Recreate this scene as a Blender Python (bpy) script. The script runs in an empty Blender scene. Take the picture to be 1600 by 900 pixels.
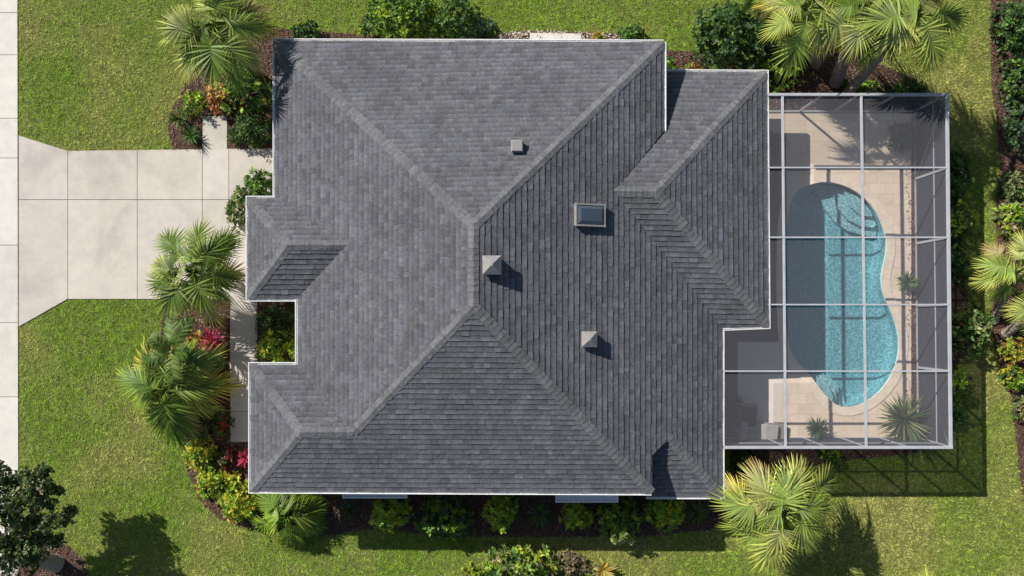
import bpy, bmesh, math, random
import numpy as np
from mathutils import Vector
from mathutils.geometry import tessellate_polygon
R = math.radians
random.seed(7); rng = np.random.default_rng(7)
sc = bpy.context.scene
H = 36.0; G = 0.025; X0, Y0 = 800.0, 500.0      # drone height, metres per photo pixel on the ground, point straight below

# ---------------- camera, sky, sun, exposure ----------------
cd = bpy.data.cameras.new('camera'); cam = bpy.data.objects.new('camera', cd); sc.collection.objects.link(cam)
cam.location = (0, 0, H); cam.rotation_euler = (0, 0, 0)
cd.sensor_width = 36; cd.lens = 36 * (H / G) / 1600; cd.shift_y = 50 / 1600
cd.clip_start = 0.5; cd.clip_end = 600
sc.camera = cam
SH = (3.35 / 2.7 * 0.78, -3.35 / 2.7 * 0.66)       # shadow offset per metre of height
sdir = Vector((SH[0], SH[1], -1)).normalized()
elev = math.asin(-sdir.z)
w = bpy.data.worlds.new('World'); sc.world = w; w.use_nodes = True
nt = w.node_tree; bg = nt.nodes['Background']
sky = nt.nodes.new('ShaderNodeTexSky'); sky.sky_type = 'NISHITA'; sky.sun_disc = False
sky.sun_elevation = elev; sky.sun_rotation = math.atan2(-sdir.x, -sdir.y)
nt.links.new(sky.outputs[0], bg.inputs[0]); bg.inputs[1].default_value = 0.066
sl = bpy.data.lights.new('sun', 'SUN'); sun = bpy.data.objects.new('sun', sl); sc.collection.objects.link(sun)
sl.energy = 4.85; sl.angle = R(0.5); sl.color = (1.0, 0.955, 0.88)
sun.rotation_euler = sdir.to_track_quat('-Z', 'Y').to_euler(); sun.location = (-20, 20, 30)
sc.view_settings.view_transform = 'Standard'; sc.view_settings.look = 'None'
sc.view_settings.exposure = 0.42; sc.view_settings.gamma = 1; sc.view_settings.use_curve_mapping = False
sc.cycles.transparent_max_bounces = 16; sc.cycles.max_bounces = 8

# ---------------- helpers ----------------
def W(px, py, z=0.0):
    k = G * (1 - z / H)
    return Vector(((px - X0) * k, (Y0 - py) * k, z))
def P2(pts, z=0.0): return [W(x, y, z) for x, y in pts]
def empty(name, loc=(0, 0, 0), label=None, cat=None, group=None, parent=None):
    o = bpy.data.objects.new(name, None); sc.collection.objects.link(o); o.location = loc; o.empty_display_size = .3
    if parent: o.parent = parent
    return tag(o, label, cat, group)
def tag(o, label=None, cat=None, group=None, kind=None):
    if label: o['label'] = label
    if cat: o['category'] = cat
    if group: o['group'] = group
    if kind: o['kind'] = kind
    return o
class MB:
    """collects polygons and links them as one mesh object"""
    def __init__(s): s.v = []; s.f = []; s.c = []
    def add(s, vs, fs, col=None):
        b = len(s.v); s.v += [tuple(p) for p in vs]; s.f += [tuple(b + i for i in f) for f in fs]
        s.c += list(col) if isinstance(col, list) else [col or (1, 1, 1)] * len(vs)
    def box(s, a, b, rz=0.0, c=None, col=None):
        x0, y0, z0 = a; x1, y1, z1 = b
        vs = [(x0,y0,z0),(x1,y0,z0),(x1,y1,z0),(x0,y1,z0),(x0,y0,z1),(x1,y0,z1),(x1,y1,z1),(x0,y1,z1)]
        if rz:
            cx, cy = c or ((x0+x1)/2, (y0+y1)/2); ca, sa = math.cos(rz), math.sin(rz)
            vs = [(cx+(x-cx)*ca-(y-cy)*sa, cy+(x-cx)*sa+(y-cy)*ca, z) for x, y, z in vs]
        s.add(vs, [(3,2,1,0),(4,5,6,7),(0,1,5,4),(1,2,6,5),(2,3,7,6),(3,0,4,7)], col)
    def beam(s, p, q, wd, ht, col=None):
        p = Vector(p); q = Vector(q); d = (q - p).normalized()
        up = Vector((0, 0, 1)) if abs(d.z) < .9 else Vector((0, 1, 0))
        sd = d.cross(up).normalized() * wd / 2; up = sd.cross(d).normalized() * ht / 2
        vs = [p-sd-up, p+sd-up, p+sd+up, p-sd+up, q-sd-up, q+sd-up, q+sd+up, q-sd+up]
        s.add(vs, [(0,1,2,3),(7,6,5,4),(0,4,5,1),(1,5,6,2),(2,6,7,3),(3,7,4,0)], col)
    def tube(s, pts, rads, n=10, col=None, cap=True):
        vs = []; fs = []
        for i, p in enumerate(pts):
            p = Vector(p); a = Vector(pts[max(i-1, 0)]); b = Vector(pts[min(i+1, len(pts)-1)])
            d = (b - a).normalized(); ref = Vector((1, 0, 0)) if abs(d.x) < .8 else Vector((0, 1, 0))
            u = d.cross(ref).normalized(); v = d.cross(u)
            for k in range(n):
                t = 2*math.pi*k/n; vs.append(p + (u*math.cos(t) + v*math.sin(t)) * rads[i])
        for i in range(len(pts)-1):
            for k in range(n):
                fs.append((i*n+k, i*n+(k+1) % n, (i+1)*n+(k+1) % n, (i+1)*n+k))
        if cap: fs.append(tuple(range((len(pts)-1)*n, len(pts)*n))); fs.append(tuple(reversed(range(n))))
        s.add(vs, fs, col)
    def prism(s, poly, z0, z1, holes=(), bottom=False, col=None):
        """poly: world xy points; flat top at z1 and sides down to z0"""
        loops = [poly] + list(holes)
        flat = [Vector((p[0], p[1], 0)) for l in loops for p in l]
        tris = tessellate_polygon([[Vector((p[0], p[1], 0)) for p in l] for l in loops])
        def orient(t, up):
            a, b, c = [flat[i] for i in t]; cr = (b-a).cross(c-a).z
            return tuple(t) if (cr > 0) == up else tuple(reversed(t))
        s.add([(p.x, p.y, z1) for p in flat], [orient(t, True) for t in tris], col)
        if bottom: s.add([(p.x, p.y, z0) for p in flat], [orient(t, False) for t in tris], col)
        for li, l in enumerate(loops):
            area = sum(l[i][0]*l[(i+1) % len(l)][1] - l[(i+1) % len(l)][0]*l[i][1] for i in range(len(l)))
            n = len(l); vs = [(p[0], p[1], z0) for p in l] + [(p[0], p[1], z1) for p in l]
            ccw = (area > 0) == (li == 0)
            fs = [((i, (i+1) % n, n+(i+1) % n, n+i) if ccw else (n+i, n+(i+1) % n, (i+1) % n, i)) for i in range(n)]
            s.add(vs, fs, col)
    def build(s, name, mat, parent=None, smooth=False, bevel=0):
        me = bpy.data.meshes.new(name)
        off = Vector((0, 0, 0))
        me.from_pydata(s.v, [], s.f); me.update()
        ca = me.color_attributes.new('Col', 'FLOAT_COLOR', 'POINT')
        ca.data.foreach_set('color', np.array([(*c, 1) for c in s.c], dtype=np.float32).ravel())
        if smooth: me.polygons.foreach_set('use_smooth', [True]*len(me.polygons))
        me.materials.append(mat)
        o = bpy.data.objects.new(name, me); sc.collection.objects.link(o)
        if parent:
            o.parent = parent; lx = parent.location
            if parent.parent: lx = lx + parent.parent.location
            me.transform(__import__('mathutils').Matrix.Translation(-lx))
        if bevel:
            m = o.modifiers.new('bevel', 'BEVEL'); m.width = bevel; m.segments = 2; m.limit_method = 'ANGLE'
        return o
def tri_object(name, V, F, C, mat, parent=None):
    me = bpy.data.meshes.new(name); n = len(V); m = len(F)
    if parent is not None: V = V - np.array(parent.location)
    me.vertices.add(n); me.vertices.foreach_set('co', V.astype(np.float32).ravel())
    me.loops.add(3*m); me.loops.foreach_set('vertex_index', F.astype(np.int32).ravel())
    me.polygons.add(m); me.polygons.foreach_set('loop_start', np.arange(0, 3*m, 3, dtype=np.int32))
    me.polygons.foreach_set('loop_total', np.full(m, 3, dtype=np.int32))
    me.update(calc_edges=True)
    ca = me.color_attributes.new('Col', 'FLOAT_COLOR', 'POINT')
    ca.data.foreach_set('color', np.hstack([C, np.ones((n, 1))]).astype(np.float32).ravel())
    me.materials.append(mat)
    o = bpy.data.objects.new(name, me); sc.collection.objects.link(o)
    if parent is not None: o.parent = parent
    return o
def norm(a): return a / (np.linalg.norm(a, axis=-1, keepdims=True) + 1e-9)
class Leaves:
    def __init__(s): s.V = []; s.F = []; s.C = []; s.n = 0
    def _push(s, pts, tris, C):           # pts: list of (N,3)
        N = len(pts[0]); k = len(pts)
        s.V.append(np.stack(pts, 1).reshape(-1, 3))
        base = s.n + np.arange(N)[:, None, None] * k
        s.F.append((base + np.array(tris)[None]).reshape(-1, 3))
        s.C.append(np.repeat(C, k, axis=0)); s.n += N*k
    def leaf(s, B, D, N, L, Wd, C, fold=.25):
        D = norm(D); S = norm(np.cross(D, N)); Nn = norm(np.cross(S, D)); L = L[:, None]; Wd = Wd[:, None]
        mid = B + D*L*.45
        s._push([B, mid + S*Wd + Nn*Wd*fold, B + D*L - Nn*L*.10, mid - S*Wd + Nn*Wd*fold], [(0, 1, 2), (0, 2, 3)], C)
    def blade(s, B, D, N, L, Wd, droop, C, prof=(.3, 1, .7), tip=(1.15, 1.1, 1.0)):
        D = norm(D); S = norm(np.cross(D, N)); L = L[:, None]; Wd = Wd[:, None]; droop = np.broadcast_to(droop, (len(B),))[:, None]
        z = np.array([[0, 0, -1.0]]); pts = []
        for t, wd in zip((0, .35, .7), prof):
            p = B + D*L*t + z*droop*L*t*t
            pts += [p + S*Wd*wd, p - S*Wd*wd]
        pts.append(B + D*L + z*droop*L)
        s._push(pts, [(0, 2, 1), (1, 2, 3), (2, 4, 3), (3, 4, 5), (4, 6, 5)], C)
        s.C[-1][6::7] *= np.array(tip); s.C[-1][4::7] *= (np.array(tip)+1)/2; s.C[-1][5::7] *= (np.array(tip)+1)/2
    def build(s, name, mat, parent=None):
        return tri_object(name, np.concatenate(s.V), np.concatenate(s.F), np.clip(np.concatenate(s.C), 0, 1), mat, parent)
def inpoly(x, y, poly):
    r = np.zeros(len(x), bool); n = len(poly)
    for i in range(n):
        x0, y0 = poly[i]; x1, y1 = poly[(i+1) % n]
        if y0 == y1: continue
        c = ((y0 > y) != (y1 > y)) & (x < (x1-x0)*(y-y0)/(y1-y0) + x0)
        r ^= c
    return r
_lat = np.random.default_rng(3).random((256, 256))
def vnoise(x, y, s):
    u = x/s + 40; v = y/s + 40; i = np.floor(u).astype(int); j = np.floor(v).astype(int); fu = u-i; fv = v-j
    fu = fu*fu*(3-2*fu); fv = fv*fv*(3-2*fv); g = lambda a, b: _lat[a % 256, b % 256]
    return (g(i, j)*(1-fu)+g(i+1, j)*fu)*(1-fv) + (g(i, j+1)*(1-fu)+g(i+1, j+1)*fu)*fv

# ---------------- materials ----------------
def mat(name, base=(.5, .5, .5), rough=.6, metal=0.0, spec=.5):
    m = bpy.data.materials.new(name); m.use_nodes = True; b = m.node_tree.nodes['Principled BSDF']
    b.inputs['Base Color'].default_value = (*base, 1); b.inputs['Roughness'].default_value = rough
    b.inputs['Metallic'].default_value = metal; b.inputs['Specular IOR Level'].default_value = spec
    return m
def nd(m, t): return m.node_tree.nodes.new(t)
def lk(m, a, b): m.node_tree.links.new(a, b)
def noise(m, scale, detail=4, rough=.55, dist=0.0):
    tc = nd(m, 'ShaderNodeTexCoord'); n = nd(m, 'ShaderNodeTexNoise')
    n.inputs['Scale'].default_value = scale; n.inputs['Detail'].default_value = detail
    n.inputs['Roughness'].default_value = rough; n.inputs['Distortion'].default_value = dist
    lk(m, tc.outputs['Object'], n.inputs['Vector']); return n.outputs['Fac']
def ramp(m, fac, stops):
    r = nd(m, 'ShaderNodeValToRGB'); cr = r.color_ramp
    while len(cr.elements) < len(stops): cr.elements.new(.5)
    for e, (p, c) in zip(cr.elements, stops): e.position = p; e.color = (*c, 1)
    lk(m, fac, r.inputs[0]); return r.outputs[0]
def mixc(m, fac, a, b, mode='MIX'):
    x = nd(m, 'ShaderNodeMix'); x.data_type = 'RGBA'; x.blend_type = mode
    for s_, v in ((x.inputs[0], fac), (x.inputs[6], a), (x.inputs[7], b)):
        if hasattr(v, 'is_linked'): lk(m, v, s_)
        else: s_.default_value = v if isinstance(v, float) else (*v, 1)
    return x.outputs[2]
def bump(m, h, strength=.3, dist=.02):
    b = nd(m, 'ShaderNodeBump'); b.inputs['Strength'].default_value = strength; b.inputs['Distance'].default_value = dist
    lk(m, h, b.inputs['Height']); lk(m, b.outputs[0], m.node_tree.nodes['Principled BSDF'].inputs['Normal'])
def base(m, c): lk(m, c, m.node_tree.nodes['Principled BSDF'].inputs['Base Color'])
def colattr(m):
    a = nd(m, 'ShaderNodeVertexColor'); a.layer_name = 'Col'; return a.outputs[0]
def varied(name, c, var=.18, scale=3.0, rough=.6, bscale=40, bst=.15, metal=0.0):
    m = mat(name, c, rough, metal); n = noise(m, scale, 6)
    lo = tuple(x*(1-var) for x in c); hi = tuple(min(1, x*(1+var)) for x in c)
    base(m, ramp(m, n, [(.3, lo), (.7, hi)])); bump(m, noise(m, bscale, 3), bst, .01); return m
def foliage(name, trans=.22, rough=.42, spec=.5):
    m = mat(name, (.1, .2, .05), rough, 0, spec); c = colattr(m); base(m, c)
    b = m.node_tree.nodes['Principled BSDF']; t = nd(m, 'ShaderNodeBsdfTranslucent'); x = nd(m, 'ShaderNodeMixShader')
    cc = mixc(m, 1.0, c, (1.3, 1.45, .7), 'MULTIPLY'); lk(m, cc, t.inputs[0])
    x.inputs[0].default_value = trans; lk(m, b.outputs[0], x.inputs[1]); lk(m, t.outputs[0], x.inputs[2])
    lk(m, x.outputs[0], m.node_tree.nodes['Material Output'].inputs['Surface']); return m
M = {}
M['leaf'] = foliage('leaf_green', .25, .52, .35)
M['grass'] = foliage('grass_blades', .15, .7, .2)
M['white'] = varied('white_painted_metal', (.80, .80, .79), .05, 4, .35, 60, .03)
M['cagewhite'] = varied('weathered_white_aluminium', (.37, .38, .41), .1, 3, .45, 60, .03)
M['stucco'] = varied('cream_stucco', (.55, .50, .42), .1, 2, .85, 90, .4)
M['soffit'] = varied('white_soffit', (.65, .64, .61), .06, 2, .7)
m = mat('asphalt_shingle', (.12, .12, .13), .88, 0, .25)
c = colattr(m); n1 = ramp(m, noise(m, 0.45, 7, .65), [(.3, (.82, .83, .82)), (.7, (1.12, 1.12, 1.13))])
c = mixc(m, 1.0, c, n1, 'MULTIPLY')
n2 = ramp(m, noise(m, 9, 6, .75), [(.3, (.66, .66, .67)), (.7, (1.32, 1.32, 1.31))]); c = mixc(m, 1.0, c, n2, 'MULTIPLY')
n3 = ramp(m, noise(m, 110, 2), [(.3, (.75, .75, .75)), (.7, (1.25, 1.25, 1.25))]); c = mixc(m, 1.0, c, n3, 'MULTIPLY')
base(m, c); bump(m, noise(m, 3.6, 5, .62), .6, .06); M['shingle'] = m
m = mat('roof_deck_felt', (.035, .035, .04), .95); M['felt'] = m
M['joint'] = mat('concrete_joint', (.13, .12, .11), .95)
def concrete(name, c, stain=.22):
    m = mat(name, c, .85, 0, .3)
    a = ramp(m, noise(m, .35, 7, .62, .6), [(.28, tuple(x*(1-stain) for x in c)), (.5, c), (.72, tuple(min(.9, x*(1+stain*.35)) for x in c))])
    b = ramp(m, noise(m, 2.2, 6, .7), [(.3, (.88, .885, .90)), (.65, (1.03, 1.02, 1.0))]); a = mixc(m, 1.0, a, b, 'MULTIPLY')
    d = ramp(m, noise(m, 60, 3, .6), [(.3, (.9, .9, .9)), (.7, (1.08, 1.08, 1.08))]); a = mixc(m, 1.0, a, d, 'MULTIPLY')
    cc = mixc(m, 1.0, a, colattr(m), 'MULTIPLY'); base(m, cc); bump(m, noise(m, 120, 2), .2, .004); return m
M['concrete'] = concrete('broom_finished_concrete', (.54, .50, .455), .24)
M['walk'] = concrete('pale_sidewalk_concrete', (.62, .59, .55), .12)
m = mat('soil', (.05, .03, .022), .95); base(m, ramp(m, noise(m, 5, 7, .7), [(.3, (.035, .02, .016)), (.7, (.13, .075, .055))])); bump(m, noise(m, 25, 5), .8, .03); M['soil'] = m
M['chips'] = foliage('mulch_chips', 0.0, .85, .2)
m = mat('lawn_soil', (.05, .07, .015), .95)
a = ramp(m, noise(m, .35, 5, .6), [(.3, (.10, .15, .012)), (.7, (.19, .19, .05))]); b = ramp(m, noise(m, 14, 5, .7), [(.35, (.55, .6, .5)), (.65, (1.3, 1.25, 1.3))])
base(m, mixc(m, 1.0, a, b, 'MULTIPLY')); bump(m, noise(m, 20, 4), .8, .04); M['lawn'] = m
m = mat('travertine', (.66, .53, .41), .7, 0, .35)
tc = nd(m, 'ShaderNodeTexCoord'); br = nd(m, 'ShaderNodeTexBrick')
br.inputs['Scale'].default_value = 1; br.inputs['Brick Width'].default_value = .62; br.inputs['Row Height'].default_value = .41
br.inputs['Mortar Size'].default_value = .006; br.inputs['Color1'].default_value = (.76, .63, .50, 1); br.inputs['Color2'].default_value = (.68, .55, .43, 1)
br.inputs['Mortar'].default_value = (.50, .39, .30, 1); br.offset = .5; lk(m, tc.outputs['Object'], br.inputs['Vector'])
b = ramp(m, noise(m, 1.6, 7, .65), [(.3, (.88, .87, .86)), (.7, (1.06, 1.06, 1.05))]); c = mixc(m, 1.0, br.outputs[0], b, 'MULTIPLY')
c = mixc(m, 1.0, c, colattr(m), 'MULTIPLY'); base(m, c); bump(m, noise(m, 30, 4), .2, .006); M['travertine'] = m
M['coping'] = varied('coping_stone', (.74, .62, .49), .12, 3, .65)
M['shade_strip'] = varied('painted_shade_dark', (.03, .032, .038), .3, 2, .6)  # near-black colour standing in for shade along the house
m = mat('pool_plaster', (.2, .4, .45), .7); a = ramp(m, noise(m, 45, 3, .7), [(.3, (.37, .58, .60)), (.7, (.50, .74, .76))]); base(m, a); M['plaster'] = m
M['step'] = varied('pool_step_plaster', (.72, .80, .78), .12, 40, .7)
m = bpy.data.materials.new('pool_water'); m.use_nodes = True; T = m.node_tree; T.nodes.remove(T.nodes['Principled BSDF'])
tr = nd(m, 'ShaderNodeBsdfTransparent'); gl = nd(m, 'ShaderNodeBsdfGlossy'); gl.inputs['Roughness'].default_value = .03
tc = nd(m, 'ShaderNodeTexCoord'); nn = nd(m, 'ShaderNodeTexNoise'); nn.inputs['Scale'].default_value = 3.0; nn.inputs['Detail'].default_value = 3
lk(m, tc.outputs['Object'], nn.inputs['Vector'])
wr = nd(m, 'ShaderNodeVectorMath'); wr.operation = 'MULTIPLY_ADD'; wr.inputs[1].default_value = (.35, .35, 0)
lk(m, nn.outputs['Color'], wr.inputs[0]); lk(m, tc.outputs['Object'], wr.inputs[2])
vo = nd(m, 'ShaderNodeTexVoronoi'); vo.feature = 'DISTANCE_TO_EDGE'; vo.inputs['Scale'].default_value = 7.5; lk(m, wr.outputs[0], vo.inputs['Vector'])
c = ramp(m, vo.outputs['Distance'], [(.0, (.82, 1.02, 1.04)), (.05, (.56, .75, .80)), (.12, (.40, .575, .625)), (.5, (.34, .545, .61))])  # bright caustic light network painted into the water's transmission colour
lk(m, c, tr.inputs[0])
fr = nd(m, 'ShaderNodeFresnel'); fr.inputs[0].default_value = 1.33; x = nd(m, 'ShaderNodeMixShader')
bm_ = nd(m, 'ShaderNodeBump'); bm_.inputs['Strength'].default_value = .35; bm_.inputs['Distance'].default_value = .02; lk(m, nn.outputs[0], bm_.inputs['Height']); lk(m, bm_.outputs[0], gl.inputs['Normal'])
lk(m, fr.outputs[0], x.inputs[0]); lk(m, tr.outputs[0], x.inputs[1]); lk(m, gl.outputs[0], x.inputs[2]); lk(m, x.outputs[0], T.nodes['Material Output'].inputs[0]); M['water'] = m
def screen(name, fac, col):
    m = bpy.data.materials.new(name); m.use_nodes = True; T = m.node_tree; T.nodes.remove(T.nodes['Principled BSDF'])
    t = nd(m, 'ShaderNodeBsdfTransparent'); d = nd(m, 'ShaderNodeBsdfDiffuse'); d.inputs[0].default_value = (*col, 1)
    x = nd(m, 'ShaderNodeMixShader'); x.inputs[0].default_value = fac
    lk(m, t.outputs[0], x.inputs[1]); lk(m, d.outputs[0], x.inputs[2]); lk(m, x.outputs[0], T.nodes['Material Output'].inputs[0]); return m
M['screen_roof'] = screen('insect_mesh', .24, (.19, .19, .21))
M['screen_north'] = screen('north_mesh', .36, (.06, .065, .08))
M['screen_wall'] = screen('privacy_mesh', .80, (.06, .065, .08))
M['skylight'] = mat('skylight_dome', (.055, .075, .10), .2, 0, .8)
M['bronze'] = varied('pale_bronze_frame', (.26, .25, .24), .1, 5, .4)
M['vent'] = varied('grey_vent_metal', (.25, .235, .235), .15, 8, .5, 40, .05, .1)
M['ledge'] = varied('white_awning_metal', (.78, .80, .82), .05, 4, .4)
M['bark'] = varied('palm_bark', (.26, .215, .175), .35, 12, .9, 30, .8)
M['stem'] = varied('brown_stem', (.12, .085, .055), .3, 10, .9)
M['navy'] = varied('navy_cushion', (.02, .028, .045), .2, 6, .8)
M['grey'] = varied('light_grey_cushion', (.33, .315, .30), .1, 6, .85)
M['frame'] = varied('grey_wicker_frame', (.22, .20, .18), .2, 30, .7)
M['glass'] = mat('window_glass', (.03, .04, .05), .08, 0, .9)
M['terracotta'] = varied('dark_clay_pot', (.10, .07, .055), .2, 8, .8)
M['stone'] = foliage('pale_stone', 0.0, .8, .3)

# ---------------- ground areas (photo-pixel outlines on the ground) ----------------
POOL = [(1262,288),(1290,282),(1320,289),(1345,303),(1366,325),(1380,352),(1386,378),(1384,402),(1378,424),(1377,442),(1382,465),(1393,487),(1402,512),(1406,540),(1401,570),(1388,596),(1369,618),(1345,633),(1320,638),(1300,631),(1283,612),(1268,592),(1256,577),(1240,564),(1230,540),(1226,500),(1225,450),(1225,400),(1227,350),(1234,312),(1246,295)]
def smooth(poly, it=2):
    for _ in range(it):
        q = []
        for i in range(len(poly)):
            a = poly[i]; b = poly[(i+1) % len(poly)]
            q += [(a[0]*.75+b[0]*.25, a[1]*.75+b[1]*.25), (a[0]*.25+b[0]*.75, a[1]*.25+b[1]*.75)]
        poly = q
    return poly
POOLS = smooth(POOL, 1)
SIDEWALK = [(-400,-500),(27,-500),(30,1400),(-400,1400)]
DRIVE = [(30,212),(106,236),(440,232),(440,467),(106,467),(30,510)]
PATH = [(360,467),(402,467),(402,690),(360,690)]
STUB = [(317,182),(355,182),(355,233),(317,233)]
HOUSE = [(450,85),(1010,85),(1010,130),(1150,130),(1150,480),(1095,480),(1095,745),(420,745)]
DECK = [(1120,177),(1423,177),(1423,692),(1100,692),(1100,500),(1120,500)]
CAGE = [(1120,170),(1436,170),(1436,688),(1090,688),(1090,500),(1120,500)]
BEDS = {
 'north_west': [(432,232),(357,232),(357,180),(316,180),(316,234),(272,234),(262,205),(265,180),(280,150),(300,115),(325,70),(360,45),(415,44),(480,48),(540,52),(600,58),(780,58),(780,110),(450,110),(450,232)],
 'north_gravel': [(780,52),(830,48),(910,50),(1000,54),(1018,66),(1018,100),(780,100)],
 'courtyard': [(400,467),(500,467),(500,590),(400,590)],
 'south_west': [(262,470),(360,470),(360,692),(470,692),(470,740),(1140,740),(1140,690),(1436,690),(1435,706),(1390,712),(1330,718),(1270,728),(1215,742),(1150,800),(1112,828),(1060,832),(1000,839),(880,838),(760,838),(700,838),(640,832),(600,826),(560,828),(520,836),(460,836),(400,828),(345,812),(312,782),(292,735),(287,690),(292,670),(270,640),(250,600),(246,560),(252,510)],
 'north_east': [(1020,77),(1060,79),(1095,82),(1160,90),(1215,70),(1255,52),(1290,62),(1325,80),(1375,100),(1430,125),(1446,150),(1446,172),(1100,172),(1100,140),(1020,140)],
 'east': [(1548,-200),(1547,60),(1549,130),(1557,190),(1563,260),(1556,310),(1556,360),(1563,400),(1556,450),(1548,490),(1552,530),(1562,570),(1580,620),(1587,680),(1593,740),(1602,800),(1700,900),(1800,-200)],
 'south_west_corner': [(-60,870),(-10,838),(60,838),(105,852),(132,875),(140,905),(130,960),(-60,960)],
 'deck_edge': [(1415,172),(1437,172),(1437,692),(1415,692)],
 'cage_side': [(1436,230),(1480,240),(1500,300),(1505,420),(1512,470),(1512,540),(1490,580),(1485,660),(1470,690),(1436,690)],
}
def struct(name, mb, mt): return tag(mb.build(name, mt), kind='structure')
mb = MB(); mb.prism([(-90,-90),(90,-90),(90,90),(-90,90)], -.5, 0, holes=[[tuple(p[:2]) for p in P2([(1130,210),(1415,210),(1415,680),(1130,680)])]])
struct('ground', mb, M['lawn'])
def hgap(poly, z0, z1, colr=(1, 1, 1)): return poly
def clip(poly, a, b, c):           # keep a*x+b*y<=c
    out = []
    for i in range(len(poly)):
        p = poly[i]; q = poly[(i+1) % len(poly)]; dp = a*p[0]+b*p[1]-c; dq = a*q[0]+b*q[1]-c
        if dp <= 0: out.append(p)
        if (dp < 0 < dq) or (dq < 0 < dp):
            t = dp/(dp-dq); out.append(tuple(p[k]+(q[k]-p[k])*t for k in range(len(p))))
    return out
def slabs(name, poly, xs, ys, mt, gap=.42, z1=.035):
    """concrete poured in panels between saw joints"""
    mb = MB(); base_ = MB(); xs = [-999]+xs+[9999]; ys = [-999]+ys+[9999]
    for i in range(len(xs)-1):
        for j in range(len(ys)-1):
            q = clip(clip(clip(clip(poly, -1, 0, -(xs[i]+gap)), 1, 0, xs[i+1]-gap), 0, -1, -(ys[j]+gap)), 0, 1, ys[j+1]-gap)
            if len(q) > 2:
                v = random.uniform(.93, 1.03); mb.prism([tuple(W(x, y)[:2]) for x, y in q], 0, z1, col=(v, v*random.uniform(.985, 1.0), v*random.uniform(.96, 1.0)))
    o = struct(name, mb, mt)
    base_.prism([tuple(W(x, y)[:2]) for x, y in poly], 0, .012)
    j = base_.build('joint', M['joint'], o); return o
slabs('driveway', DRIVE, [106.5, 215, 316.5, 358], [312], M['concrete'])
slabs('sidewalk', SIDEWALK, [], [-160, -60, 20, 86, 185, 247, 383, 504, 620, 735, 850, 960], M['walk'])
slabs('walkway', PATH, [], [594, 643], M['concrete'])
slabs('path', STUB, [], [], M['concrete'])
mb = MB(); mb.prism([tuple(W(x, y)[:2]) for x, y in [(828,52),(908,53),(908,75),(828,75)]], 0, .05); struct('paving_slab', mb, M['walk'])
# beds: soil sheets and chips
for nm, poly in BEDS.items():
    mb = MB(); mb.prism([tuple(W(x, y)[:2]) for x, y in poly], 0, .008 + .001*list(BEDS).index(nm)); struct('planting_bed', mb, M['soil'])
def scatter(poly, dens):
    xs = [p[0] for p in poly]; ys = [p[1] for p in poly]
    n = int((max(xs)-min(xs))*(max(ys)-min(ys))*G*G*dens)
    x = rng.uniform(min(xs), max(xs), n); y = rng.uniform(min(ys), max(ys), n); k = inpoly(x, y, poly); return x[k], y[k]
L = Leaves()
for nm, poly in BEDS.items():
    poly2 = [(min(max(x, -40), 1640), min(max(y, -40), 940)) for x, y in poly]
    x, y = scatter(poly2, 330); keep = ~inpoly(x, y, HOUSE); x = x[keep]; y = y[keep]; n = len(x)
    if nm == 'north_gravel': pal = np.array([(.55, .48, .40), (.40, .33, .28), (.28, .20, .16), (.62, .56, .5)])
    else: pal = np.array([(.10, .052, .036), (.16, .09, .062), (.065, .034, .026), (.20, .125, .09), (.13, .07, .05), (.34, .25, .19)])
    pr = np.array([.3, .25, .2, .25]) if nm == 'north_gravel' else np.array([.26, .24, .2, .13, .14, .03])
    c = pal[rng.choice(len(pal), n, p=pr)] * rng.uniform(.7, 1.3, (n, 1))
    a = rng.uniform(0, 6.28, n); e = rng.uniform(-.25, .45, n)
    B = np.stack([(x-X0)*G, (Y0-y)*G, rng.uniform(.015, .05, n)], 1)
    D = np.stack([np.cos(a)*np.cos(e), np.sin(a)*np.cos(e), np.sin(e)], 1)
    N = norm(np.stack([rng.normal(0, .4, n), rng.normal(0, .4, n), np.ones(n)], 1))
    L.leaf(B, D, N, rng.uniform(.05, .14, n), rng.uniform(.012, .03, n), c, .1)
tag(L.build('mulch', M['chips']), 'brown bark mulch covering the planting beds', 'mulch', kind='stuff')
# lawn blades
EX = [SIDEWALK, DRIVE, PATH, STUB, HOUSE, CAGE] + list(BEDS.values())
n = 800000
x = rng.uniform(20, 1640, n); y = rng.uniform(-60, 945, n)
ex = np.zeros(n, bool)
wob = rng.normal(0, 1.6, n)
for p in EX: ex |= inpoly(x + wob, y + wob*.7, p)
ex &= True
x = x[~ex]; y = y[~ex]; n = len(x)
big = vnoise(x, y, 170)*.55 + vnoise(x+500, y, 60)*.3 + vnoise(x, y+900, 22)*.15
dry = np.clip((big-.45)*3.4, 0, 1)
dry = np.clip(dry + .45*np.clip((x-900)/700, 0, 1)*(.4+vnoise(x, y, 90)) + .5*np.clip((70-x)/45, 0, 1)*vnoise(x, y, 30) , 0, 1)[:, None]
c = np.array([[.150, .265, .018]])*(1-dry) + np.array([[.33, .325, .088]])*dry
cl = vnoise(x+y*.6, y-x*.4, 5.5)[:, None]*.45 + vnoise(x+77, y, 2.6)[:, None]*.55
c = c * (.22 + 1.6*cl) * rng.uniform(.65, 1.45, (n, 1))
straw = rng.random(n) < .06 + .10*dry[:, 0]; c[straw] = np.array([.42, .36, .17])*rng.uniform(.7, 1.2, (straw.sum(), 1))
a = vnoise(x, y, 7)*9 + rng.normal(0, 1.2, n); e = rng.uniform(.1, .9, n)
B = np.stack([(x-X0)*G, (Y0-y)*G, np.zeros(n)], 1); Ln = (rng.uniform(.04, .09, n) + .05*cl[:, 0])[:, None]
D = np.stack([np.cos(a)*np.cos(e), np.sin(a)*np.cos(e), np.sin(e)], 1); S = np.stack([-np.sin(a), np.cos(a), rng.normal(0, .3, n)], 1)*rng.uniform(.007, .015, n)[:, None]
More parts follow.
